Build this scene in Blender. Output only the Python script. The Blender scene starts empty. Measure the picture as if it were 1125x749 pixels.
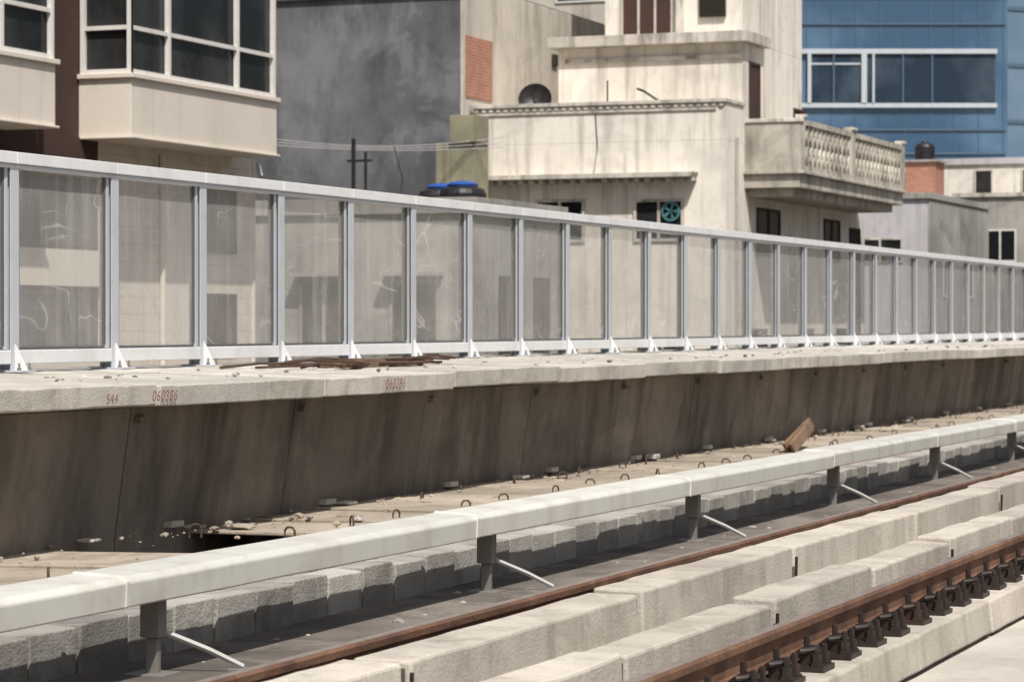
import bpy, bmesh, math, random
from mathutils import Vector, Matrix, noise
random.seed(7)
S=bpy.context.scene
D=bpy.data
TH=math.radians(21.17)
sT,cT=math.sin(TH),math.cos(TH)

# ------------------------------------------------------------------ materials
def newmat(n):
    m=D.materials.new(n); m.use_nodes=True
    nt=m.node_tree; nt.nodes.clear()
    o=nt.nodes.new('ShaderNodeOutputMaterial')
    return m,nt,o
def N(nt,t,**k):
    n=nt.nodes.new(t)
    for a,b in k.items(): setattr(n,a,b)
    return n
def ramp(nt,src,p0,p1,c0=(0,0,0,1),c1=(1,1,1,1)):
    r=N(nt,'ShaderNodeValToRGB'); e=r.color_ramp.elements
    e[0].position=p0;e[1].position=p1;e[0].color=c0;e[1].color=c1
    nt.links.new(src,r.inputs[0]); return r.outputs[0]
def mixc(nt,f,a,b,mode='MIX'):
    m=N(nt,'ShaderNodeMix'); m.data_type='RGBA'; m.blend_type=mode
    for i,v in ((0,f),(6,a),(7,b)):
        if isinstance(v,(int,float)): m.inputs[i].default_value=v
        elif isinstance(v,tuple): m.inputs[i].default_value=(v[0],v[1],v[2],1)
        else: nt.links.new(v,m.inputs[i])
    return m.outputs[2]
def tex(nt,scale,detail=5,mp=None,rough=.6,dist=0,off=None):
    tc=N(nt,'ShaderNodeTexCoord'); v=tc.outputs['Object']
    if mp or off:
        m=N(nt,'ShaderNodeMapping'); m.inputs['Scale'].default_value=mp or (1,1,1)
        if off: m.inputs['Location'].default_value=off
        nt.links.new(v,m.inputs[0]); v=m.outputs[0]
    n=N(nt,'ShaderNodeTexNoise'); n.inputs['Scale'].default_value=scale
    n.inputs['Detail'].default_value=detail; n.inputs['Roughness'].default_value=rough; n.inputs['Distortion'].default_value=dist
    nt.links.new(v,n.inputs['Vector']); return n.outputs[0]
def concrete(name,c1,c2,big=.6,med=5,streak=.0,stain=(.06,.055,.05),spots=.3,bump=.25,rough=.9,island=.12,fine=60,sstretch=(5,5,.3),smin=.5,bdist=.01,patch=0,patchc=None,pscale=.5):
    m,nt,o=newmat(name)
    b=N(nt,'ShaderNodeBsdfPrincipled'); b.inputs['Roughness'].default_value=rough
    b.inputs['Specular IOR Level'].default_value=.25
    nt.links.new(b.outputs[0],o.inputs[0])
    n1=tex(nt,big,6); n2=tex(nt,med,8,rough=.7); n3=tex(nt,fine,3)
    c=mixc(nt,ramp(nt,n1,.35,.65),c1,c2)
    c=mixc(nt,ramp(nt,n2,.52,.72,(0,0,0,1),(spots,spots,spots,1)),c,tuple(x*.45 for x in c1))
    c=mixc(nt,ramp(nt,n3,.55,.75,(0,0,0,1),(.35,.35,.35,1)),c,tuple(x*.6 for x in c2))
    if patch>0:
        p=tex(nt,pscale,7,None,.62,1.0,(7.3,2.1,4.4))
        c=mixc(nt,ramp(nt,p,.53,.60,(0,0,0,1),(patch,patch,patch,1)),c,patchc or tuple(x*.55 for x in c2))
    if streak>0:
        s=tex(nt,1.0,6,sstretch,.65)
        c=mixc(nt,ramp(nt,s,smin,smin+.22,(0,0,0,1),(streak,streak,streak,1)),c,stain)
    if island>0:
        g=N(nt,'ShaderNodeNewGeometry')
        r=ramp(nt,g.outputs['Random Per Island'],0,1,(1-island*1.6,)*3+(1,),(1+island*.0,)*3+(1,))
        c=mixc(nt,1.0,c,r,'MULTIPLY')
    nt.links.new(c,b.inputs['Base Color'])
    bp=N(nt,'ShaderNodeBump'); bp.inputs['Strength'].default_value=bump; bp.inputs['Distance'].default_value=bdist
    a=N(nt,'ShaderNodeMath',operation='ADD'); nt.links.new(n2,a.inputs[0]); nt.links.new(n3,a.inputs[1])
    nt.links.new(a.outputs[0],bp.inputs['Height']); nt.links.new(bp.outputs[0],b.inputs['Normal'])
    return m
def paint(name,c,rough=.5,metal=0,dirt=.25,dirtc=(.12,.10,.08),scale=6,spec=.4,island=0):
    m,nt,o=newmat(name)
    b=N(nt,'ShaderNodeBsdfPrincipled'); b.inputs['Roughness'].default_value=rough
    b.inputs['Metallic'].default_value=metal; b.inputs['Specular IOR Level'].default_value=spec
    nt.links.new(b.outputs[0],o.inputs[0])
    n1=tex(nt,scale,8,rough=.7); n2=tex(nt,1.3,5,(3,3,.5))
    cc=mixc(nt,ramp(nt,n1,.5,.75,(0,0,0,1),(dirt,)*3+(1,)),c,dirtc)
    cc=mixc(nt,ramp(nt,n2,.5,.7,(0,0,0,1),(dirt*.8,)*3+(1,)),cc,dirtc)
    if island>0:
        g=N(nt,'ShaderNodeNewGeometry')
        r=ramp(nt,g.outputs['Random Per Island'],0,1,(1-island,)*3+(1,),(1,1,1,1))
        cc=mixc(nt,1.0,cc,r,'MULTIPLY')
    nt.links.new(cc,b.inputs['Base Color'])
    return m
def windowglass(name,c=(.012,.013,.015),c2=(.05,.05,.05),rough=.12,scale=.6,spec=.2,bmp=.15):
    m,nt,o=newmat(name)
    b=N(nt,'ShaderNodeBsdfPrincipled'); b.inputs['Roughness'].default_value=rough
    b.inputs['Specular IOR Level'].default_value=spec
    nt.links.new(b.outputs[0],o.inputs[0])
    n=tex(nt,scale,5,(1,1,.8)); nt.links.new(mixc(nt,ramp(nt,n,.45,.7),c,c2),b.inputs['Base Color'])
    n2=tex(nt,1.5,2); bp=N(nt,'ShaderNodeBump'); bp.inputs['Strength'].default_value=bmp; bp.inputs['Distance'].default_value=.02
    nt.links.new(n2,bp.inputs['Height']); nt.links.new(bp.outputs[0],b.inputs['Normal'])
    return m
def brickmat(name,c1,c2,mortar,scale=1.0,bw=.24,bh=.085,rot=None):
    m,nt,o=newmat(name)
    b=N(nt,'ShaderNodeBsdfPrincipled'); b.inputs['Roughness'].default_value=.9
    nt.links.new(b.outputs[0],o.inputs[0])
    tc=N(nt,'ShaderNodeTexCoord'); sp=N(nt,'ShaderNodeSeparateXYZ'); cb=N(nt,'ShaderNodeCombineXYZ')
    nt.links.new(tc.outputs['Object'],sp.inputs[0])
    ad=N(nt,'ShaderNodeMath',operation='ADD'); nt.links.new(sp.outputs[0],ad.inputs[0]); nt.links.new(sp.outputs[1],ad.inputs[1])
    nt.links.new(ad.outputs[0],cb.inputs[0]); nt.links.new(sp.outputs[2],cb.inputs[1])
    br=N(nt,'ShaderNodeTexBrick'); nt.links.new(cb.outputs[0],br.inputs['Vector'])
    br.inputs['Scale'].default_value=scale; br.inputs['Brick Width'].default_value=bw; br.inputs['Row Height'].default_value=bh
    br.inputs['Mortar Size'].default_value=.008
    br.inputs['Color1'].default_value=c1+(1,); br.inputs['Color2'].default_value=c2+(1,); br.inputs['Mortar'].default_value=mortar+(1,)
    n=tex(nt,3,5)
    nt.links.new(mixc(nt,ramp(nt,n,.45,.7,(0,0,0,1),(.4,.4,.4,1)),br.outputs[0],tuple(x*.5 for x in c1)),b.inputs['Base Color'])
    return m

M={}
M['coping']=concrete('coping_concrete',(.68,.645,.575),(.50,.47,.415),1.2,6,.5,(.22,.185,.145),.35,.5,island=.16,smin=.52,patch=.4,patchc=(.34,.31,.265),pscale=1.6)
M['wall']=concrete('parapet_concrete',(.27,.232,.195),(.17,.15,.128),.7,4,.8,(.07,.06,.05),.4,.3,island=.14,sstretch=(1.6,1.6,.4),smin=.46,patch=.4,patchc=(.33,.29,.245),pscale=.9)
M['trough']=concrete('trough_concrete',(.50,.43,.34),(.35,.30,.24),1.2,7,0,spots=.5,bump=.7,island=.18,patch=.5,patchc=(.24,.20,.15),pscale=1.8)
M['block']=concrete('blockwork_concrete',(.52,.495,.45),(.38,.36,.33),1.5,8,0,spots=.4,bump=.7,island=.28,patch=.45,patchc=(.24,.22,.19),pscale=2)
M['mortar']=concrete('mortar_dark',(.12,.11,.10),(.08,.075,.07),2,8,0,island=0)
M['dirtfloor']=concrete('track_floor_dirt',(.20,.175,.15),(.10,.088,.076),1.4,6,0,spots=.6,bump=.9,island=0,patch=.5,patchc=(.27,.24,.2),pscale=1.2)
M['guard']=concrete('plinth_concrete',(.66,.60,.51),(.50,.455,.385),1.1,7,.55,(.22,.185,.145),.35,.5,island=.16,smin=.52,sstretch=(4,4,.8),patch=.35,patchc=(.36,.31,.25),pscale=1.5)
M['slab']=concrete('trackslab_concrete',(.56,.52,.46),(.43,.40,.345),.8,5,0,spots=.35,bump=.4,island=0,patch=.35,patchc=(.34,.31,.27),pscale=.9)
M['rust']=concrete('rail_rust',(.20,.105,.065),(.105,.058,.04),3,20,0,spots=.4,bump=.4,rough=.75,island=0,patch=.4,patchc=(.26,.16,.10),pscale=2)
M['railtop']=paint('rail_head_worn',(.38,.31,.26),.45,.5,.6,(.18,.10,.06),9)
M['iron']=paint('fastener_iron',(.030,.024,.021),.5,.3,.5,(.10,.05,.03),30)
M['frame']=paint('barrier_galvanised_paint',(.50,.525,.56),.42,.1,.3,(.28,.27,.25),4)
M['framew']=paint('barrier_rail_white',(.72,.725,.73),.42,.03,.3,(.38,.36,.33),4)
M['gasket']=paint('rubber_gasket',(.09,.09,.09),.7)
M['cover']=paint('frp_cover',(.66,.65,.59),.42,0,.45,(.38,.33,.26),3.5,island=.12)
M['bracket']=paint('bracket_steel',(.24,.225,.205),.5,.3,.4,(.14,.10,.07),20)
M['strut']=paint('strut_paint',(.45,.44,.42),.5,.1,.3,(.25,.2,.17),15)
M['cable']=paint('cable_sheath',(.42,.42,.42),.6)
M['rebar']=paint('rebar_rust',(.09,.05,.035),.8,.2)
M['wood']=concrete('weathered_wood',(.26,.17,.10),(.16,.105,.07),3,20,0,spots=.4,bump=.4,island=.15)
M['redmark']=paint('red_chalk',(.22,.11,.085),.9,0,.5,(.45,.42,.37),40)
M['cream']=concrete('cream_render',(.74,.675,.59),(.65,.59,.505),.3,3,.35,(.38,.33,.27),.12,.15,island=.0,smin=.54)
M['creamtile']=brickmat('cream_tile',(.70,.63,.53),(.66,.59,.49),(.48,.43,.36),1,.6,.3)
M['brown']=concrete('brown_cladding',(.075,.042,.034),(.05,.03,.026),.5,4,0,spots=.2,bump=.1,island=0)
M['winframe']=paint('window_frame_white',(.70,.68,.64),.5,0,.2)
M['dglass']=windowglass('dark_glass')
M['dglass2']=windowglass('dark_glass_warm',(.03,.026,.022),(.07,.06,.05),.25)
M['greycem']=concrete('grey_cement_render',(.19,.193,.20),(.09,.093,.10),.3,1.6,.7,(.045,.045,.048),.5,.3,island=0,sstretch=(1.0,1.0,.35),smin=.46,patch=.5,patchc=(.23,.235,.24),pscale=.45)
M['beige']=concrete('beige_render',(.64,.59,.51),(.48,.44,.38),.3,2.5,.7,(.21,.19,.16),.35,.3,island=0,smin=.5,sstretch=(2,2,.3),patch=.4,patchc=(.40,.375,.335),pscale=.5)
M['whitewall']=concrete('old_white_render',(.84,.785,.70),(.70,.65,.57),.35,2.2,.75,(.30,.27,.23),.32,.25,island=0,smin=.49,sstretch=(3.2,3.2,.22),patch=.38,patchc=(.54,.51,.46),pscale=.6)
M['whitetrim']=concrete('trim_render',(.70,.65,.58),(.45,.42,.365),.8,3,.85,(.15,.135,.115),.5,.3,island=0,smin=.47,sstretch=(3,3,.6))
M['balc']=concrete('balcony_render',(.58,.54,.465),(.41,.38,.33),.5,3,.8,(.13,.115,.095),.45,.3,island=0,smin=.48,sstretch=(2.5,2.5,.4),patch=.35,pscale=.8)
M['olive']=concrete('mossy_concrete',(.30,.28,.19),(.19,.18,.13),.8,4,.6,(.08,.075,.05),island=0)
M['brick']=brickmat('red_brick',(.42,.17,.10),(.33,.13,.08),(.36,.31,.26))
M['blueglass']=windowglass('blue_curtain_glass',(.04,.09,.16),(.10,.18,.28),.12,.16,.6,.3)
M['blueglass2']=windowglass('blue_curtain_glass_light',(.11,.175,.245),(.18,.25,.33),.12,.12,.6,.3)
M['bluedark']=windowglass('blue_dark_glass',(.02,.035,.055),(.06,.085,.11),.2,.3)
M['band']=paint('facade_band',(.45,.49,.53),.5,0,.2)
M['bandblue']=paint('facade_mullion_blue',(.07,.12,.18),.5,0,.1)
M['lav']=concrete('pale_grey_render',(.53,.51,.535),(.44,.425,.44),.5,3,.5,(.25,.24,.24),island=0)
M['grey2']=concrete('weathered_concrete_grey',(.42,.405,.37),(.26,.25,.23),.4,3,.65,(.14,.13,.12),island=0,patch=.4,pscale=.5)
M['tank']=paint('black_tank_plastic',(.012,.012,.014),.45)
M['bluetank']=paint('blue_tank_plastic',(.02,.08,.32),.45)
M['ground']=concrete('ground_earth',(.22,.19,.155),(.15,.135,.11),.05,.6,0,island=0)
M['asphalt']=concrete('asphalt',(.055,.055,.055),(.04,.04,.042),.2,3,0,island=0)
M['fan']=paint('fan_teal',(.06,.19,.20),.5)

# transparent, dusty polycarbonate sheet; thin pale wavy lines painted in as reflections
def panelmat():
    m,nt,o=newmat('dusty_clear_sheet')
    tr=N(nt,'ShaderNodeBsdfTransparent'); tr.inputs[0].default_value=(.90,.90,.89,1)
    df=N(nt,'ShaderNodeBsdfDiffuse'); df.inputs[0].default_value=(.66,.64,.61,1)
    gl=N(nt,'ShaderNodeBsdfGlossy'); gl.inputs['Roughness'].default_value=.04; gl.inputs[0].default_value=(.85,.85,.85,1)
    n1=tex(nt,1.0,6,(1,1,.8)); n2=tex(nt,1,6,(1,7,.5)); g=N(nt,'ShaderNodeNewGeometry')
    f1=ramp(nt,n1,.3,.75,(.12,)*3+(1,),(.32,)*3+(1,))
    f2=ramp(nt,n2,.5,.72,(0,)*3+(1,),(.16,)*3+(1,))
    f3=ramp(nt,g.outputs['Random Per Island'],0,1,(0,)*3+(1,),(.14,)*3+(1,))
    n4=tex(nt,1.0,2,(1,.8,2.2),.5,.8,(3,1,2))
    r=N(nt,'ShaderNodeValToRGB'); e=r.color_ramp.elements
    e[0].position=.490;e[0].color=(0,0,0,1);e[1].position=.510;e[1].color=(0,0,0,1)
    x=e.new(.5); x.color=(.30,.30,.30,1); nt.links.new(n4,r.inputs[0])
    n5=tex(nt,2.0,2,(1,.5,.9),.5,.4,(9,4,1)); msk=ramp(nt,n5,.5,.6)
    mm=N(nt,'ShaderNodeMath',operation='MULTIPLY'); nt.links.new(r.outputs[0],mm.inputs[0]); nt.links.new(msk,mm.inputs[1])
    a=N(nt,'ShaderNodeMath',operation='ADD'); b=N(nt,'ShaderNodeMath',operation='ADD'); c=N(nt,'ShaderNodeMath',operation='ADD')
    nt.links.new(f1,a.inputs[0]); nt.links.new(f2,a.inputs[1]); nt.links.new(a.outputs[0],b.inputs[0]); nt.links.new(f3,b.inputs[1])
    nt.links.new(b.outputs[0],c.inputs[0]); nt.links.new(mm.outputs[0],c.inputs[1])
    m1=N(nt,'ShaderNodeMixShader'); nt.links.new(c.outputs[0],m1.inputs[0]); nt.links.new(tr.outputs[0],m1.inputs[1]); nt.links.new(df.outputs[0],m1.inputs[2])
    lw=N(nt,'ShaderNodeLayerWeight'); lw.inputs[0].default_value=.5
    p=N(nt,'ShaderNodeMath',operation='POWER'); nt.links.new(lw.outputs['Facing'],p.inputs[0]); p.inputs[1].default_value=5
    q=N(nt,'ShaderNodeMath',operation='MULTIPLY_ADD'); nt.links.new(p.outputs[0],q.inputs[0]); q.inputs[1].default_value=.9; q.inputs[2].default_value=.04
    bn=tex(nt,1.6,3); bp=N(nt,'ShaderNodeBump'); bp.inputs['Strength'].default_value=.4; bp.inputs['Distance'].default_value=.03
    nt.links.new(bn,bp.inputs['Height']); nt.links.new(bp.outputs[0],gl.inputs['Normal'])
    m2=N(nt,'ShaderNodeMixShader'); nt.links.new(q.outputs[0],m2.inputs[0]); nt.links.new(m1.outputs[0],m2.inputs[1]); nt.links.new(gl.outputs[0],m2.inputs[2])
    nt.links.new(m2.outputs[0],o.inputs[0]); return m
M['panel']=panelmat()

# ------------------------------------------------------------------ mesh helper
def empty(name):
    e=D.objects.new(name,None); S.collection.objects.link(e); return e
class G:
    def __init__(s): s.v=[];s.f=[];s.mi=[];s.mats=[]
    def mat(s,k):
        if k not in s.mats: s.mats.append(k)
        return s.mats.index(k)
    def add(s,vs,fs,k):
        o=len(s.v); s.v+= [tuple(v) for v in vs]; i=s.mat(k)
        for f in fs: s.f.append([a+o for a in f]); s.mi.append(i)
    def box(s,x0,x1,y0,y1,z0,z1,k):
        if x0>x1:x0,x1=x1,x0
        if y0>y1:y0,y1=y1,y0
        if z0>z1:z0,z1=z1,z0
        vs=[(x0,y0,z0),(x1,y0,z0),(x1,y1,z0),(x0,y1,z0),(x0,y0,z1),(x1,y0,z1),(x1,y1,z1),(x0,y1,z1)]
        s.add(vs,[(0,3,2,1),(4,5,6,7),(0,1,5,4),(1,2,6,5),(2,3,7,6),(3,0,4,7)],k)
    def prism(s,prof,y0,y1,k,segs=1,jit=0,seed=0):
        n=len(prof); vs=[]
        for i in range(segs+1):
            y=y0+(y1-y0)*i/segs
            for (x,z) in prof:
                if jit:
                    q=Vector((x*3+seed,y*2.3,z*3)); d=noise.noise_vector(q)*jit+noise.noise_vector(q*4)*jit*.6
                    vs.append((x+d.x,y+(d.y if 0<i<segs else d.y*.5),z+d.z))
                else: vs.append((x,y,z))
        fs=[]
        for i in range(segs):
            for j in range(n):
                a=i*n+j;b=i*n+(j+1)%n; fs.append((a,b,b+n,a+n))
        fs.append(tuple(range(n))[::-1]); fs.append(tuple(segs*n+j for j in range(n)))
        s.add(vs,fs,k)
    def tube(s,pts,r,k,n=7):
        vs=[];fs=[]; P=[Vector(p) for p in pts]
        for i,p in enumerate(P):
            t=(P[min(i+1,len(P)-1)]-P[max(i-1,0)]).normalized()
            u=t.cross(Vector((0,0,1)))
            if u.length<.05: u=t.cross(Vector((1,0,0)))
            u.normalize(); w=t.cross(u)
            for j in range(n):
                a=2*math.pi*j/n; vs.append(p+u*r*math.cos(a)+w*r*math.sin(a))
        for i in range(len(P)-1):
            for j in range(n):
                a=i*n+j;b=i*n+(j+1)%n; fs.append((a,b,b+n,a+n))
        fs.append(tuple(range(n))[::-1]); fs.append(tuple((len(P)-1)*n+j for j in range(n)))
        s.add(vs,fs,k)
    def lathe(s,c,prof,k,n=20):
        vs=[];fs=[]
        for r,z in prof:
            for j in range(n):
                a=2*math.pi*j/n; vs.append((c[0]+r*math.cos(a),c[1]+r*math.sin(a),c[2]+z))
        for i in range(len(prof)-1):
            for j in range(n):
                a=i*n+j;b=i*n+(j+1)%n; fs.append((a,b,b+n,a+n))
        fs.append(tuple(range(n))[::-1]); fs.append(tuple((len(prof)-1)*n+j for j in range(n)))
        s.add(vs,fs,k)
    def rock(s,c,r,k,flat=1.0):
        bm=bmesh.new(); bmesh.ops.create_icosphere(bm,subdivisions=1 if r<.06 else 2,radius=r)
        sc=Vector((random.uniform(.7,1.4),random.uniform(.7,1.4),random.uniform(.4,.8)*flat))
        vs=[]
        for v in bm.verts:
            d=1+random.uniform(-.22,.22); vs.append((c[0]+v.co.x*sc.x*d,c[1]+v.co.y*sc.y*d,c[2]+v.co.z*sc.z*d))
        bm.verts.index_update(); fs=[tuple(v.index for v in f.verts) for f in bm.faces]; bm.free()
        s.add(vs,fs,k)
    def obj(s,name,parent=None,bevel=0,smooth=False,rot=None):
        me=D.meshes.new(name); me.from_pydata(s.v,[],s.f)
        for k in s.mats: me.materials.append(M[k])
        me.polygons.foreach_set('material_index',s.mi)
        me.update()
        bm=bmesh.new(); bm.from_mesh(me); bmesh.ops.recalc_face_normals(bm,faces=bm.faces); bm.to_mesh(me); bm.free()
        if smooth:
            for p in me.polygons:p.use_smooth=True
        o=D.objects.new(name,me); S.collection.objects.link(o)
        if parent: o.parent=parent
        if bevel:
            b=o.modifiers.new('bevel','BEVEL'); b.width=bevel; b.segments=2; b.limit_method='ANGLE'; b.angle_limit=math.radians(40)
        return o

Y0,Y1=-6.0,125.0
# ------------------------------------------------------------------ ground / street
g=G(); g.add([(-1500,-1500,-9),(1500,-1500,-9),(1500,1500,-9),(-1500,1500,-9)],[(0,1,2,3)],'ground'); g.obj('ground')
g=G(); g.add([(-16.5,-300,-8.996),(-11.8,-300,-8.996),(-11.8,600,-8.996),(-16.5,600,-8.996)],[(0,1,2,3)],'asphalt'); g.obj('street')
# ------------------------------------------------------------------ viaduct deck
via=empty('viaduct')
g=G(); g.prism([(-10.9,-.40),(6,-.40),(6,-.9),(3,-2.4),(-6,-2.4),(-10.9,-.95)],Y0,Y1,'slab')
for y in range(5,125,28): g.box(-3.2,0.2,y-1.2,y+1.2,-9,-2.35,'slab')
g.obj('deck_girder',via)
g=G(); g.prism([(-4.95,-.398),(-4.95,-.305),(-6.48,-.29),(-6.48,-.398)],Y0,Y1,'dirtfloor',140,.006); g.obj('drain_floor',via)
g=G(); g.prism([(-2.96,-.38),(5.9,-.38),(5.9,-.396),(-2.96,-.396)],Y0,Y1,'slab',100,.003); g.obj('track_slab',via)
# ------------------------------------------------------------------ plinths and guard kerbs
def blocks(name,prof,L,start,k,gap=.03,jit=.006,bev=.012,zj=.0):
    e=empty(name); g=G(); fl=G(); y=start; i=0
    xs=[p[0] for p in prof]; zt=max(p[1] for p in prof)
    while y<Y1-3:
        dz=random.uniform(-zj,zj); dx=random.uniform(-zj,zj)*.7
        LL=L*random.uniform(.9,1.1) if zj else L
        g.prism([(x+dx,z+dz if z>-.3 else z) for x,z in prof],y,y+LL-gap,k,14,jit,i*7.1)
        fl.box(min(xs)+.03,max(xs)-.03,y+LL-gap-.02,y+LL+.02,-.385,zt-.05,'mortar')
        if zj and i%2==0: fl.tube([(max(xs)+.012,y+LL-gap*.5,-.2),(max(xs)+.016,y+LL-gap*.5,zt-.06)],.009,'iron',6)
        y+=LL; i+=1
    g.obj('concrete_segments',e,bev); fl.obj('joint_filler',e); return e
blocks('rail_plinth',[(-2.98,-.378),(-3.0,-.20),(-3.50,-.20),(-3.50,-.378)],2.9,-5.2,'guard')
blocks('rail_plinth',[(-4.515,-.39),(-4.515,-.20),(-4.97,-.20),(-4.98,-.39)],2.9,-4.9,'guard')
blocks('derailment_guard_kerb',[(-3.505,-.39),(-3.515,.025),(-3.73,.03),(-3.74,-.39)],2.0,-5.9,'guard',.07,.008,.014,.018)
blocks('derailment_guard_kerb',[(-4.235,-.39),(-4.245,.03),(-4.50,.035),(-4.51,-.39)],2.9,-4.75,'guard',.08,.008,.014,.02)
# ------------------------------------------------------------------ rails
def rail(xc):
    e=empty('running_rail'); e_=G()
    h=[(-.075,-.172),(.075,-.172),(.075,-.160),(.018,-.142),(.009,-.130),(.009,-.052),(.034,-.040),(.036,-.012),(.028,-.001),(-.028,-.001),(-.036,-.012),(-.034,-.040),(-.009,-.052),(-.009,-.130),(-.018,-.142),(-.075,-.160)]
    e_.prism([(xc+a,b) for a,b in h],Y0,Y1,'rust',1); e_.obj('rail_section',e)
    t=G(); t.prism([(xc-.024,-.0005),(xc+.024,-.0005),(xc+.024,.001),(xc-.024,.001)],Y0,Y1,'railtop'); t.obj('running_surface',e)
    f=G(); y=Y0+.3
    while y<Y1-60:
        f.box(xc-.19,xc+.21,y-.10,y+.10,-.199,-.174,'iron')
        for s in (-1,1):
            f.box(xc+s*.085,xc+s*.13,y-.05,y+.05,-.175,-.125,'iron')
            f.tube([(xc+s*.05,y-.055,-.145),(xc+s*.10,y-.075,-.11),(xc+s*.15,y-.035,-.105),(xc+s*.15,y+.035,-.105),(xc+s*.10,y+.075,-.11),(xc+s*.05,y+.055,-.145)],.014,'iron')
            for dy in (-.065,.065):
                bx=xc+s*.170; hh=random.uniform(-.015,.015)
                f.lathe((bx,y+dy,-.176),[(.034,0),(.034,.014),(.025,.015),(.025,.055),(.014,.056),(.014,.09+hh),(.004,.094+hh)],'iron',6)
            f.lathe((xc+s*.108,y,-.125),[(.028,0),(.028,.025),(.015,.026),(.015,.075),(.004,.078)],'iron',6)
        y+=.50
    f.obj('rail_fasteners',e)
rail(-3.27); rail(-4.77)
# ------------------------------------------------------------------ block wall + cable trough
tr=empty('cable_trough')
g=G(); g.box(-6.50,-6.66,Y0,Y1,-.39,-.085,'mortar'); g.obj('mortar_core',tr)
g=G(); y=Y0
while y<Y1-1:
    L=.45+random.uniform(-.02,.02); dx=random.uniform(-.012,.012)
    g.prism([(-6.45+dx,-.31),(-6.45+dx,-.065+random.uniform(-.014,.008)),(-6.64,-.065),(-6.64,-.31)],y,y+L-.016,'block',4,.006,y); y+=L
g.obj('concrete_blocks',tr,.008)
g=G(); y=Y0;i=0
while y<Y1-2:
    for a,b in ((-6.66,-7.74),(-7.78,-9.02)):
        if a==-7.78 and 14.6<y<16.2: continue
        dz=random.uniform(-.02,.012); t=random.uniform(-.012,.012)
        g.prism([(a,-.13),(a,-.075+dz),(b,-.085+dz+t),(b,-.13)],y+random.uniform(0,.03),y+.98,'trough',6,.008,i*3.3); i+=1
    y+=1.0
g.obj('cover_slabs',tr,.008)
g=G(); g.box(-6.66,-9.05,Y0,Y1,-.39,-.28,'dirtfloor'); g.obj('trough_bed',tr)
g=G(); y=Y0+.5
while y<60:
    for x in (-6.95,-7.5,-8.0,-8.7):
        if x<-7.7 and 14.4<y<16.4: continue
        if random.random()<.25: continue
        yy=y+random.uniform(-.2,.2); xx=x+random.uniform(-.08,.08); a=random.uniform(0,3.1)
        c,s_=math.cos(a)*.04,math.sin(a)*.04
        g.tube([(xx-c,yy-s_,-.12),(xx-c,yy-s_,-.052),(xx-c*.5,yy-s_*.5,-.030),(xx+c*.5,yy+s_*.5,-.030),(xx+c,yy+s_,-.052),(xx+c,yy+s_,-.12)],.008,'rebar',6)
    y+=1.0
g.obj('lifting_hooks',tr)
g=G()
for i in range(800):
    y=random.uniform(6,60); x=random.choice([random.uniform(-6.7,-9.0),random.uniform(-8.6,-9.0),random.uniform(-5.05,-6.4)])
    z=-.30 if x>-6.45 else -.075
    g.rock((x,y,z+.004),random.choice([.006,.008,.01,.015,.02,.03])*random.uniform(.7,1.2),random.choice(['trough','trough','block']))
g.obj('concrete_rubble')
g=G()
for (yc,xc,n) in ((13.4,-8.7,6),(17.9,-8.75,9),(20.5,-8.6,10),(23.5,-8.7,10),(26,-7.2,6),(30,-8.7,12),(36,-8.6,12),(43,-8.5,12)):
    for i in range(n):
        g.rock((xc+random.gauss(0,.12),yc+random.gauss(0,.5),-.085),random.uniform(.03,.08),'trough',.5)
g.obj('dirt_heaps')
g=G()
for i in range(8):
    y=12+i*3.9+random.uniform(-.8,.8)
    g.box(-8.84,-8.96,y,y+random.uniform(.12,.22),-.07,random.uniform(-.05,-.02),'coping')
g.obj('concrete_offcuts',None,.01)
# ------------------------------------------------------------------ parapet wall and coping
pa=empty('parapet_wall')
g=G(); y=Y0-.55;i=0
while y<Y1-3:
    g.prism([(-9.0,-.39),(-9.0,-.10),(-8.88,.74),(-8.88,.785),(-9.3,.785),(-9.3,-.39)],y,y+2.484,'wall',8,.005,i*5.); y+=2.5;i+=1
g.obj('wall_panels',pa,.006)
g=G(); y=Y0-.6
g.box(-9.32,-10.85,Y0,Y1,-.41,.785,'wall'); g.obj('girder_web',pa)
g=G(); i=0; y=Y0-.9
while y<Y1-3:
    dz=random.uniform(-.012,.012); dx=random.uniform(-.018,.018)
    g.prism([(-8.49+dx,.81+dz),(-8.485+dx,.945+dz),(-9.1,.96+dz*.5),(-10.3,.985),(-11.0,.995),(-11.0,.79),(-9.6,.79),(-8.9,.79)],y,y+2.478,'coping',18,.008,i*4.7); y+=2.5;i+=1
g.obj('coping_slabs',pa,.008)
g=G(); y=6
while y<70:
    g.box(-8.84,-8.90,y,y+.12,.68,.72,'wall'); g.box(-8.93,-9.0,y+.6,y+.78,-.06,-.02,'coping'); y+=2.5
g.obj('joint_plates',pa)
def mark(txt,y,z,s):
    c=D.curves.new('painted_mark','FONT'); c.body=txt; c.size=s; c.shear=.25; c.extrude=.001; c.space_character=1.15
    c.materials.append(M['redmark']); o=D.objects.new('painted_mark',c); S.collection.objects.link(o)
    o.location=(-8.452,y,z); o.rotation_euler=(math.radians(90),0,math.radians(90))
mark('S44',14.86,.84,.09); mark('060386',15.45,.84,.10); mark('060386',19.15,.84,.11)
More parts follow.
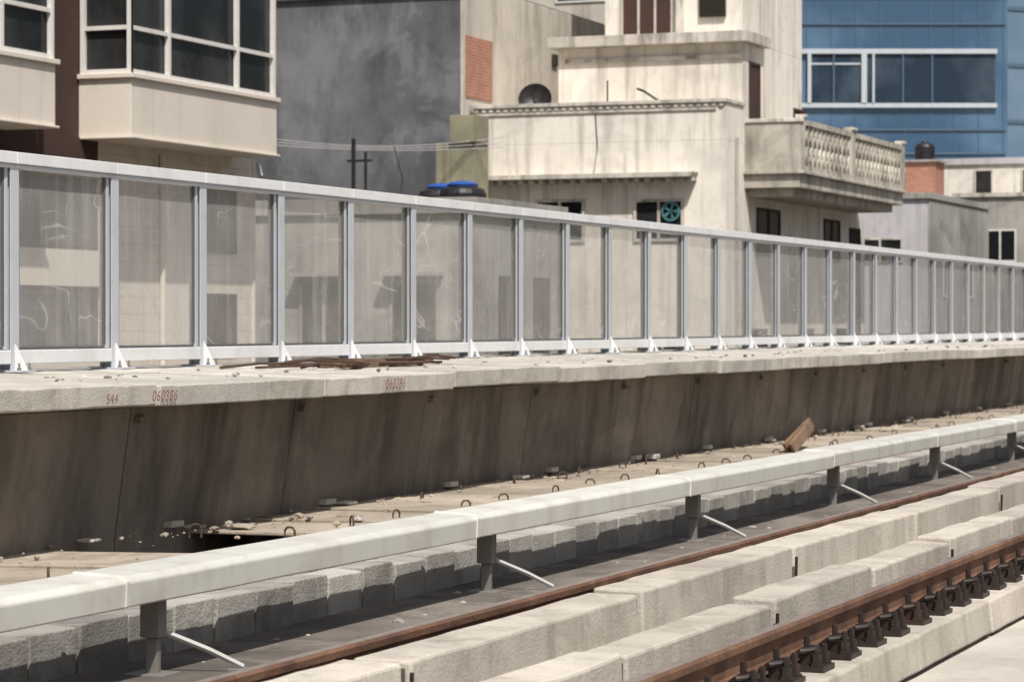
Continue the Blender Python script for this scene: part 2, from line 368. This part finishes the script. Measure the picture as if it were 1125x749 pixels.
# ------------------------------------------------------------------ noise barrier
nb=empty('noise_barrier')
BX=-10.44; ZB=.992; ZT=2.565; SP=1.449; P0=16.96
g=G(); gw=G(); gg=G(); gp=G(); bolts=G()
for n in range(-14,72):
    y=P0+SP*n
    g.box(BX+.045,BX+.053,y-.055,y+.055,ZB+.012,ZT-.09,'frame')
    g.box(BX-.053,BX-.045,y-.055,y+.055,ZB+.012,ZT-.09,'frame')
    g.box(BX-.045,BX+.045,y-.005,y+.005,ZB+.012,ZT-.09,'frame')
    g.box(BX-.12,BX+.17,y-.10,y+.10,ZB-.002,ZB+.012,'frame')
    g.add([(BX+.054,y-.006,ZB+.012),(BX+.16,y-.006,ZB+.012),(BX+.054,y-.006,ZB+.20),(BX+.054,y+.006,ZB+.012),(BX+.16,y+.006,ZB+.012),(BX+.054,y+.006,ZB+.20)],[(0,1,2),(3,5,4),(0,3,4,1),(1,4,5,2),(2,5,3,0)],'framew')
    for dy in (-.07,.07): bolts.lathe((BX+.13,y+dy,ZB+.012),[(.018,0),(.018,.018),(.009,.019),(.009,.05),(.003,.052)],'bracket',6)
    a,b=y+.06,y+SP-.06
    g.box(BX-.02,BX+.030,a,a+.035,ZB+.16,ZT-.095,'frame'); g.box(BX-.02,BX+.030,b-.035,b,ZB+.16,ZT-.095,'frame')
    gg.box(BX-.012,BX+.022,a+.035,a+.055,ZB+.19,ZT-.12,'gasket'); gg.box(BX-.012,BX+.022,b-.055,b-.035,ZB+.19,ZT-.12,'gasket')
    gw.box(BX-.04,BX+.056,y+.057,y+SP-.057,ZB+.055,ZB+.155,'framew')
    gg.box(BX-.012,BX+.022,a+.06,b-.06,ZB+.155,ZB+.175,'gasket')
    vs=[];nn=6
    for iz in range(nn+1):
        for iy in range(nn+1):
            yy=a+.05+(b-a-.1)*iy/nn; zz=ZB+.15+(ZT-.1-ZB-.15)*iz/nn
            vs.append((BX+.004+.006*noise.noise(Vector((yy*1.1,zz*1.3,n))),yy,zz))
    fs=[(r*(nn+1)+c,r*(nn+1)+c+1,(r+1)*(nn+1)+c+1,(r+1)*(nn+1)+c) for r in range(nn) for c in range(nn)]
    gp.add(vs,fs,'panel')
    gw.box(BX-.07,BX+.075,y+.003,y+SP-.003,ZT-.085,ZT,'framew')
    gw.box(BX-.055,BX+.06,y+.003,y+SP-.003,ZT-.115,ZT-.088,'frame')
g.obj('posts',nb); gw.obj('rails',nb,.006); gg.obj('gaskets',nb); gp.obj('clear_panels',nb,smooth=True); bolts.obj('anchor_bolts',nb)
# ------------------------------------------------------------------ conductor rail cover on brackets
cr=empty('conductor_rail_cover')
g=G(); b=G(); st=G()
yj=(12.23-6.1*sT)/cT
for n in range(-4,26):
    y=yj+4.2*n
    dz=random.uniform(-.008,.008)
    pf=[(-6.01,.072),(-6.005,.185),(-6.03,.212),(-6.27,.222),(-6.30,.20),(-6.30,.08),(-6.28,.08),(-6.28,.19),(-6.035,.18),(-6.03,.072)]
    g.prism([(x,z+dz) for x,z in pf],y+.004,y+4.196,'cover',8,.003,n*3)
    g.prism([(x*1.0+(.006 if x>-6.1 else -.006),z+dz+(.006 if z>.1 else 0)) for x,z in pf],y-.02,y+.02,'cover')
    for q in (.5,):
        p=y+q
        b.box(-6.10,-6.20,p-.04,p+.04,-.12,.10,'bracket'); b.box(-6.06,-6.24,p-.06,p+.06,.09,.105,'bracket')
        b.box(-6.12,-6.18,p-.02,p+.02,-.30,-.122,'bracket')
        b.box(-6.05,-6.26,p-.09,p+.09,-.30,-.285,'bracket')
        st.tube([(-6.12,p+.05,-.10),(-5.95,p+.17,-.19),(-5.82,p+.27,-.275)],.014,'strut',4)
        b.box(-5.78,-5.88,p+.22,p+.32,-.30,-.28,'bracket')
b.box(-6.12,-6.20,Y0,Y1-20,.112,.16,'bracket')
g.obj('cover_shells',cr,.008); b.obj('brackets_and_rail',cr,.004); st.obj('struts',cr)
# ------------------------------------------------------------------ loose items
def Zy(Z,x): return (Z+x*sT)/cT
pl=G()
yk=Zy(8.6*3000/862,-8.0)
for k,(x,dz,L) in enumerate(((-8.0,0,1.45),(-7.93,-.03,1.15))):
    a=Vector((x,yk,-.08)); c=Vector((x-.1,yk+L,.16+dz)); w=Vector((-.03,-.10,.10)); t=Vector((.035,0,0))
    pl.add([a,a+w,c+w,c,a+t,a+w+t,c+w+t,c+t],[(0,1,2,3),(4,7,6,5),(0,4,5,1),(1,5,6,2),(2,6,7,3),(3,7,4,0)],'wood')
pl.obj('wooden_plank',None,.003)
g=G()
for i in range(16):
    y=random.uniform(18.6,21.8); x=-9.6+random.uniform(-.35,.35); L=random.uniform(.6,1.8)
    z=.975+random.uniform(.01,.06)
    g.tube([(x,y,z),(x+random.uniform(-.1,.1),y+L*.5,z+random.uniform(0,.03)),(x+random.uniform(-.2,.2),y+L,z)],.012,'rebar',6)
g.obj('steel_rebar_pile')
g=G()
for i in range(7):
    y=random.uniform(20.0,23.4); x=-9.7+random.uniform(-.3,.3)
    g.box(x,x+.07,y,y+random.uniform(.3,.8),.972,1.005+i*.006,'wood')
g.obj('timber_offcuts')
g=G()
for i in range(320):
    y=random.uniform(12,60); x=random.uniform(-8.7,-10.2); g.rock((x,y,.968),random.uniform(.006,.026),random.choice(['coping','wall']))
g.obj('gravel_debris')

# ------------------------------------------------------------------ buildings
def win(g,axis,pos,a0,a1,z0,z1,fr='winframe',gl='dglass',fw=.06,depth=.03,nx=1,nz=1):
    def bx(p0,p1,q0,q1,r0,r1,k):
        if axis=='x': g.box(p0,p1,q0,q1,r0,r1,k)
        else: g.box(q0,q1,p0,p1,r0,r1,k)
    s=1 if axis=='x' else -1
    bx(pos,pos+s*.006,a0,a1,z0,z1,gl)
    d0,d1=pos+s*.008,pos+s*(.008+depth)
    bx(d0,d1,a0,a1,z1-fw,z1,fr); bx(d0,d1,a0,a1,z0,z0+fw,fr)
    for i in range(nx+1):
        c=a0+fw/2+(a1-a0-fw)*i/nx; bx(d0,d1-.002,c-fw/2,c+fw/2,z0+fw,z1-fw,fr)
    for i in range(1,nz):
        c=z0+(z1-z0)*i/nz; bx(d0,d1-.004,a0+fw,a1-fw,c-fw/2,c+fw/2,fr)
# --- apartment building with bays
ab=empty('apartment_building')
g=G(); g.box(-23.1,-36,18,46.0,-9,13.5,'brown'); g.obj('main_block',ab)
g=G()
g.box(-23.09,-23.04,18,37.0,-9,4.42,'creamtile')
g.box(-23.09,-23.04,37.0,40.25,-9,4.42,'brown')
g.box(-23.09,-23.04,40.25,42.6,-9,4.42,'creamtile')
g.box(-23.09,-23.042,42.6,43.5,-9,4.42,'cream')
g.box(-23.09,-23.04,43.5,46.01,-9,4.42,'creamtile')
g.box(-23.04,-22.96,37.1,40.2,1.95,2.55,'cream')
g.box(-23.04,-22.96,37.1,40.2,-.2,.7,'cream')
g.box(-23.0,-36,46.002,46.06,-9,4.42,'cream')
g.obj('cream_wall_bays',ab)
g=G()
for z0,z1 in ((2.62,3.8),(.78,1.88),(-1.6,-.3)):
    win(g,'x',-23.035,37.6,40.1,z0,z1,fr='brown',nx=2,nz=1)
    win(g,'x',-23.035,43.75,45.3,z0,z1,fr='brown',gl='dglass2',nx=2,nz=1)
    win(g,'x',-23.035,30.5,33.2,z0,z1,fr='brown',nx=2,nz=1)
g.tube([(-22.98,42.4,-9),(-22.98,42.4,4.3)],.05,'cream')
g.obj('lower_windows',ab)
for (a,b) in ((39.70,45.13),(31.85,37.28),(24,29.4)):
    g=G(); g.box(-22.10,-23.09,a,b,4.425,5.38,'cream')
    g.prism([(-22.04,5.38),(-22.04,5.46),(-23.09,5.46),(-23.09,5.38)],a-.06,b+.06,'cream')
    g.box(-22.05,-23.09,a-.05,b+.05,4.385,4.423,'cream')
    g.box(-22.2,-23.09,a+.1,b-.1,5.46,13.2,'dglass')
    g.box(-22.02,-23.09,a-.08,b+.08,7.85,8.9,'cream')
    g.obj('bay_spandrel',ab,.01)
    g=G(); L=b-a
    for fz in (5.5,6.22,7.80):
        g.box(-22.12,-22.19,a+.03,b-.03,fz-.035,fz+.035,'winframe'); g.box(-22.125,-23.0,a+.02,a+.09,fz-.035,fz+.035,'winframe')
    for fr in (.01,.25,.72,.99):
        g.box(-22.11,-22.19,a+L*fr-.04,a+L*fr+.04,5.465,7.84,'winframe')
    for x in (-22.15,-23.03):
        g.box(x-.04,x+.04,a+.012,a+.092,5.465,7.84,'winframe')
    g.obj('bay_window_frames',ab)
# --- grey cement building
gb=empty('concrete_building')
g=G(); g.box(-25.36,-44,61.9,72.7,-9,9.75,'greycem'); g.box(-25.352,-25.30,61.93,72.7,-9,9.7,'beige')
g.box(-25.28,-44,61.8,61.895,9.4,9.62,'greycem')
g.obj('main_block',gb,.02)
g=G(); g.box(-25.297,-25.27,62.15,63.9,6.9,8.4,'brick'); g.obj('exposed_brick_patch',gb)
g=G()
for x0 in (-30.2,-33.8,-27.6):
    win(g,'y',61.89,x0,x0+1.4,.8,2.2,fr='grey2',gl='dglass2',nx=2)
    g.box(x0-.15,x0+1.55,61.5,61.89,2.3,2.42,'greycem')
g.box(-25.27,-25.24,68.2,68.6,8.2,8.5,'dglass2'); g.box(-25.27,-25.24,70,70.4,8.2,8.5,'dglass2')
g.obj('windows',gb)
g=G(); g.box(-27,-50,84,96,-9,26,'beige')
for i in range(5):
    for j in range(4): win(g,'y',83.99,-47+i*4,-45+i*4,5+j*3.4,6.8+j*3.4,gl='dglass2')
g.box(-26.96,-50.1,83.7,83.98,9.9,10.2,'whitetrim')
g.obj('background_building')
g=G(); g.box(-40,-90,100,115,-9,34,'greycem'); g.obj('background_building')
# --- low annex between the two
an=empty('low_annex_house')
g=G(); g.box(-22.4,-34,55.5,61.3,-9,3.75,'grey2'); g.box(-22.3,-34,55.4,55.6,3.752,4.1,'grey2')
g.box(-22.3,-22.5,55.602,61.3,3.752,4.1,'grey2')
g.box(-24.35,-25.35,60.4,61.3,3.76,5.65,'olive'); g.box(-24.3,-24.95,60.3,61.2,5.652,6.3,'olive')
g.obj('walls',an,.01)
g=G()
for x0 in (-32,-29.2,-26.6,-24.4):
    win(g,'y',55.49,x0,x0+1.2,.7,2.3,fr='grey2',gl='dglass2',nx=2,fw=.07)
    g.box(x0-.1,x0+1.3,55.1,55.49,2.38,2.46,'grey2')
g.box(-22.39,-22.36,57,58.5,.5,2.4,'dglass2'); g.box(-22.39,-22.36,59.2,60.2,.5,2.4,'dglass2')
g.obj('windows',an)
tk=[(.50,0),(.54,.03),(.54,.10),(.51,.12),(.54,.14),(.54,.30),(.51,.32),(.54,.34),(.54,.50),(.50,.60),(.34,.66)]
for (x,y) in ((-23.35,57.2),(-24.2,58.0)):
    g=G(); g.lathe((x,y,3.76),tk,'tank',24); g.lathe((x,y,4.42),[(.34,0),(.36,.05),(.30,.10),(.06,.14)],'bluetank',20); g.obj('water_tank')
g=G(); g.tube([(-25.6,56.2,3.7),(-25.6,56.2,5.5)],.05,'tank'); g.tube([(-25.3,56.2,3.7),(-25.3,56.2,5.2)],.035,'tank'); g.tube([(-25.75,56.2,5.0),(-25.15,56.2,5.0)],.03,'tank')
g.tube([(-24.5,56.2,3.7),(-24.4,56.2,4.6),(-24.6,56.2,5.3)],.012,'tank')
g.obj('vent_pipe')
g=G()
for k in range(3):
    pts=[]
    for i in range(13):
        t=i/12; pts.append((-29+t*5.2,56+t*4.9,5.55+.12*k-.25*4*t*(1-t)*(.6+.3*k)))
    g.tube(pts,.009,'cable',5)
g.obj('overhead_cable')
g=G(); g.tube([(-23.0,46.3,4.1),(-23.1,46.4,4.3),(-23.6,46.5,5.0)],.04,'cable'); g.obj('awning_bracket')
# --- white house
wh=empty('white_house')
g=G(); g.box(-18.74,-25.2,62.44,76.2,-9,5.7,'whitewall')
g.box(-18.74,-25.2,62.44,62.62,5.702,6.60,'whitewall'); g.box(-18.74,-18.92,62.622,64.0,5.702,6.60,'whitewall')
g.box(-24.98,-25.2,62.622,68,5.702,6.6,'whitewall')
g.box(-18.70,-25.24,62.36,62.66,6.602,6.69,'whitetrim'); g.box(-18.70,-18.96,62.662,64.02,6.602,6.69,'whitetrim')
x=-25.15
while x<-18.8:
    g.box(x,x+.10,62.39,62.438,6.50,6.60,'whitetrim'); x+=.19
g.box(-18.95,-25.1,62.40,62.438,6.42,6.47,'whitetrim')
g.obj('lower_block',wh,.008)
g=G(); 
g.prism([(-24.7,4.82),(-19.45,4.82),(-19.40,4.94),(-24.75,4.94)],61.95,62.438,'whitetrim')
x=-24.7
while x<-19.5:
    g.box(x,x+.12,62.1,62.437,4.72,4.817,'whitetrim'); x+=.27
g.obj('window_ledge',wh,.01)
g=G()
win(g,'y',62.43,-23.58,-22.28,3.3,4.35,fr='whitetrim',gl='dglass',nx=2,fw=.07)
win(g,'y',62.43,-21.03,-19.76,3.3,4.32,fr='whitetrim',gl='dglass',nx=2,fw=.07)
win(g,'x',-18.735,65.1,67.2,3.0,4.2,fr='brown',gl='dglass2',nx=2)
win(g,'x',-18.735,71.6,73.3,3.0,4.15,fr='brown',gl='dglass2',nx=2)
win(g,'x',-18.735,74.4,75.6,1.0,4.0,fr='brown',gl='brown',nx=1)
win(g,'x',-18.735,68.5,69.6,5.0,6.9,fr='brown',gl='brown')
for x0 in (-24,-21):
    win(g,'y',62.43,x0,x0+1.4,-.6,.9,fr='whitetrim',gl='dglass2',nx=2)
for y0 in (64.5,69,73): win(g,'x',-18.735,y0,y0+1.5,-.4,1.2,fr='brown',gl='dglass2',nx=2)
g.obj('windows',wh)
g=G(); g.tube([(-24.9,62.40,-9),(-24.9,62.40,6.4)],.035,'grey2'); g.tube([(-18.70,63.3,-9),(-18.70,63.3,5.8)],.045,'grey2')
g.tube([(-22.0,62.41,6.4),(-21.95,62.41,5.6),(-22.05,62.41,4.95)],.012,'tank',5)
g.obj('rainwater_pipes',wh)
g=G()
vs=[];n=24
for k,(r,yy) in enumerate(((.24,62.36),(.19,62.36),(.19,62.38),(.24,62.38))):
    for j in range(n): a=2*math.pi*j/n; vs.append((-20.08+r*math.cos(a),yy,4.02+r*math.sin(a)))
fs=[(k*n+j,k*n+(j+1)%n,((k+1)%4)*n+(j+1)%n,((k+1)%4)*n+j) for k in range(4) for j in range(n)]
g.add(vs,fs,'fan')
for j in range(5):
    a=2*math.pi*j/5; c,s_=math.cos(a),math.sin(a)
    g.add([(-20.08,62.37,4.02),(-20.08+.18*c-.05*s_,62.365,4.02+.18*s_+.05*c),(-20.08+.18*c+.05*s_,62.385,4.02+.18*s_-.05*c)],[(0,1,2)],'fan')
g.obj('exhaust_fan',wh)
g=G(); g.box(-19.2,-24.1,65.5,67.39,5.702,8.33,'whitewall'); g.box(-19.0,-24.3,65.2,67.38,8.332,8.60,'whitetrim')
g.box(-19.77,-24.1,67.4,73.2,5.702,8.60,'whitewall'); g.box(-19.77,-23.5,67.402,73.2,8.602,14.5,'whitewall')
g.box(-19.22,-23.9,65.44,65.498,7.95,8.05,'whitetrim')
g.obj('upper_block',wh,.01)
g=G()
win(g,'y',67.39,-23.05,-21.63,8.75,10.6,fr='balc',gl='brown',nx=3)
g.box(-21.5,-21.35,67.2,67.39,8.602,14,'whitetrim'); g.box(-20.9,-20.2,67.3,67.39,9.2,10.4,'dglass2')
win(g,'x',-19.195,66.0,66.95,5.9,7.9,fr='brown',gl='brown')
win(g,'x',-19.765,69.5,71,11.3,12.6,fr='brown',gl='dglass2')
g.obj('upper_windows',wh)
g=G(); g.tube([(-20.5,62.7,6.7),(-20.9,62.8,6.95),(-21.1,62.9,7.02)],.03,'tank'); g.tube([(-21.9,63,6.7),(-21.9,63,7.25)],.02,'tank'); g.obj('roof_pipe_stub',wh)
g=G()
XB=-17.35; YA,YB,YE=64.05,69.2,75.0
g.box(XB-.0,-18.737,YA,YE,4.62,4.95,'balc'); g.box(XB+.10,-18.738,YA-.10,YE+.1,4.951,5.03,'balc'); g.box(XB-.25,-18.738,YA+.25,YE-.2,4.42,4.618,'balc')
g.box(XB+.02,-18.738,YA+.0,YA+.16,5.032,6.20,'balc')
g.box(XB+.06,-18.73,YA-.04,YA+.2,6.202,6.30,'whitetrim')
g.obj('balcony_slab',wh,.012)
g=G()
for (a,b) in ((YA,YA+.35),(YB-.2,YB+.2),(YE-.3,YE)):
    g.box(XB+.05,XB-.13,a if a>YA else YA+.165,b,5.032,6.33,'balc')
    g.box(XB+.09,XB-.17,(a if a>YA else YA+.21)-.0,b+.04,6.332,6.40,'whitetrim')
for (a,b) in ((YA+.36,YB-.21),(YB+.21,YE-.31)):
    g.box(XB+.04,XB-.10,a,b,6.15,6.28,'balc'); g.box(XB+.04,XB-.10,a,b,5.032,5.16,'balc')
    n=int((b-a)/.40); w=(b-a)/n
    for i in range(n):
        y=a+i*w
        g.box(XB+.012,XB-.075,y-.025+.03,y+.055,5.162,6.148,'balc')
        for q in range(2):
            z0=5.165+q*.49; z1=z0+.485; t=.04
            for (za,zb) in ((z0,z1),(z1,z0)):
                xa=XB+.003 if za<zb else XB-.004
                g.add([(xa,y+.056,za-t if za>zb else za),(xa,y+w-.0,zb if za>zb else zb-t),(xa,y+w,zb+t if za>zb else zb),(xa,y+.056,za if za>zb else za+t),
                       (xa-.06,y+.056,za-t if za>zb else za),(xa-.06,y+w-.0,zb if za>zb else zb-t),(xa-.06,y+w,zb+t if za>zb else zb),(xa-.06,y+.056,za if za>zb else za+t)],
                      [(0,1,2,3),(4,7,6,5),(0,4,5,1),(1,5,6,2),(2,6,7,3),(3,7,4,0)],'balc')
g.obj('balcony_balustrade',wh)
g=G()
c=Vector((-24.0,63.6,6.85)); d=Vector((.25,-1,.35)).normalized(); u=d.cross(Vector((0,0,1))).normalized(); w=u.cross(d)
vs=[];n=22
for i in range(6):
    r=.42*i/5+.001; dep=.16*(i/5)**2
    for j in range(n):
        a=2*math.pi*j/n; vs.append(c+u*r*math.cos(a)+w*r*math.sin(a)+d*dep)
fs=[(i*n+j,i*n+(j+1)%n,(i+1)*n+(j+1)%n,(i+1)*n+j) for i in range(5) for j in range(n)]
g.add(vs,fs,'tank'); g.tube([c,c-Vector((0,0,1.15))],.035,'tank'); g.tube([c+w*-.4+d*.16,c+d*.45],.012,'tank'); g.lathe(c+d*.45,[(.04,-.04),(.04,.04)],'tank',10)
o=g.obj('satellite_dish')
# --- glass office
go=empty('glass_office_building')
go.rotation_euler=(0,0,TH)
g=G(); g.box(14.5,27.2,150,170,-9,42,'blueglass'); g.obj('main_volume',go)
g=G(); g.add([(27.2,150,-9),(36,154.5,-9),(36,170,-9),(27.2,170,-9),(27.2,150,42),(36,154.5,42),(36,170,42),(27.2,170,42)],[(0,1,5,4),(1,2,6,5),(4,5,6,7),(2,3,7,6)],'blueglass2'); g.obj('side_wing',go)
g=G()
for z,h,k in ((16.1,.26,'band'),(13.15,.24,'band'),(10.6,.12,'bandblue'),(19.2,.3,'bandblue'),(7.5,.15,'bandblue'),(22,.2,'bandblue'),(4.4,.3,'band'),(17.7,.1,'bandblue'),(11.9,.1,'bandblue'),(9.0,.1,'bandblue'),(20.6,.1,'bandblue')):
    g.box(14.4,26.6 if k=='band' else 27.1,149.75 if k=='band' else 149.9,149.99,z,z+h,k)
for i in range(10): g.box(14.8+i*1.35,14.84+i*1.35,149.95,149.985,-2,36,'bandblue')
g.box(16.2,24.8,149.9,149.97,13.4,16.09,'bluedark')
for x,wd in ((16.2,.2),(19.15,.3),(19.75,.12)): g.box(x,x+wd,149.7,149.89,13.4,16.09,'band')
for x in (17.6,21.4,23.0): g.box(x,x+.08,149.8,149.89,13.4,16.09,'bandblue')
g.box(24.802,26.5,149.9,149.97,13.4,16.09,'bluedark')
g.box(16.4,19.15,149.85,149.89,15.5,15.6,'band')
for i in range(9):
    a=Vector((27.25,149.95,0)); b=Vector((36,154.4,0)); 
    z=3+i*3.1
    g.add([(a.x,a.y,z),(b.x,b.y,z),(b.x,b.y,z+.2),(a.x,a.y,z+.2)],[(0,1,2,3)],'bandblue')
g.box(21.4,24.2,149.6,149.9,7.9,9.6,'bluedark'); g.box(21.3,24.3,149.5,149.9,9.602,9.8,'band'); g.box(21.3,24.3,149.5,149.9,7.7,7.898,'band')
g.obj('facade_bands',go)
# --- low houses at right
lh=empty('rendered_house')
g=G(); g.box(-19.3,-30,86.9,96.6,-9,5.35,'lav'); g.box(-19.296,-19.25,86.95,96.6,-9,5.32,'grey2'); g.box(-19.2,-30,86.8,87.05,5.352,5.55,'grey2'); g.box(-19.2,-19.4,87.06,96.6,5.352,5.55,'grey2')
g.obj('walls',lh,.01)
g=G(); win(g,'y',86.89,-21.6,-20.1,3.3,4.1,fr='whitetrim',nx=2); win(g,'x',-19.245,89,90.4,2.2,3.4); win(g,'x',-19.245,92.4,93.8,2.2,3.4); g.obj('windows',lh)
g=G(); g.box(-20.2,-21.25,92.2,93.6,5.352,6.85,'brick'); g.box(-20.1,-21.35,92.1,93.7,6.852,6.93,'grey2'); g.obj('brick_stair_hut',lh)
g=G(); g.lathe((-20.7,92.8,6.932),[(.33,0),(.34,.05),(.34,.45),(.28,.55),(.12,.62),(.1,.66)],'tank',20); g.obj('water_tank')
hb=empty('pale_house')
g=G(); g.box(-18.2,-24.5,109,122,-9,7.7,'whitewall'); g.box(-18.1,-24.6,108.9,122,7.702,7.95,'lav'); g.obj('walls',hb)
g=G()
for x0 in (-22.3,-20.4): win(g,'y',108.99,x0,x0+.75,6.5,7.5,fr='whitetrim')
g.obj('windows',hb)
g=G(); g.box(-17.8,-21.3,100.5,107.5,-9,6.0,'grey2'); g.box(-17.7,-21.4,100.4,107.6,6.002,6.15,'whitetrim'); win(g,'y',100.49,-20.2,-19.0,3.6,4.8,nx=2); g.obj('grey_house')
g=G()
yy=124
while yy<330:
    L=random.uniform(8,16); g.box(-18-random.uniform(0,2),-40,yy,yy+L,-9,random.uniform(3,8),random.choice(['grey2','beige','whitewall','lav'])); yy+=L+.3
g.obj('distant_houses')

# ------------------------------------------------------------------ light, sky, camera
sd=Vector((.6,-.8,0)).normalized(); EL=math.radians(55)
ts=Vector((sd.x*math.cos(EL),sd.y*math.cos(EL),math.sin(EL)))
l=D.lights.new('sun','SUN'); l.energy=5.0; l.angle=math.radians(.5); l.color=(1,.96,.91)
o=D.objects.new('sun',l); S.collection.objects.link(o); o.rotation_euler=ts.to_track_quat('Z','Y').to_euler(); o.location=(0,0,30)
w=D.worlds.new('World'); S.world=w; w.use_nodes=True; nt=w.node_tree; nt.nodes.clear()
sk=nt.nodes.new('ShaderNodeTexSky'); sk.sky_type='NISHITA'; sk.sun_disc=False; sk.sun_elevation=EL; sk.sun_rotation=math.atan2(ts.x,ts.y)
sk.dust_density=4; sk.air_density=1.2
bg=nt.nodes.new('ShaderNodeBackground'); bg.inputs[1].default_value=.082
ou=nt.nodes.new('ShaderNodeOutputWorld'); nt.links.new(sk.outputs[0],bg.inputs[0]); nt.links.new(bg.outputs[0],ou.inputs[0])
c=D.cameras.new('camera'); c.lens=96; c.sensor_width=36; c.clip_end=4000; c.clip_start=.1
c.dof.use_dof=True; c.dof.focus_distance=16; c.dof.aperture_fstop=5.6
co=D.objects.new('camera',c); S.collection.objects.link(co)
co.location=(0,0,1.34); co.rotation_euler=(math.radians(90-.372),0,TH)
S.camera=co
S.view_settings.view_transform='Standard'; S.view_settings.look='None'; S.view_settings.exposure=0
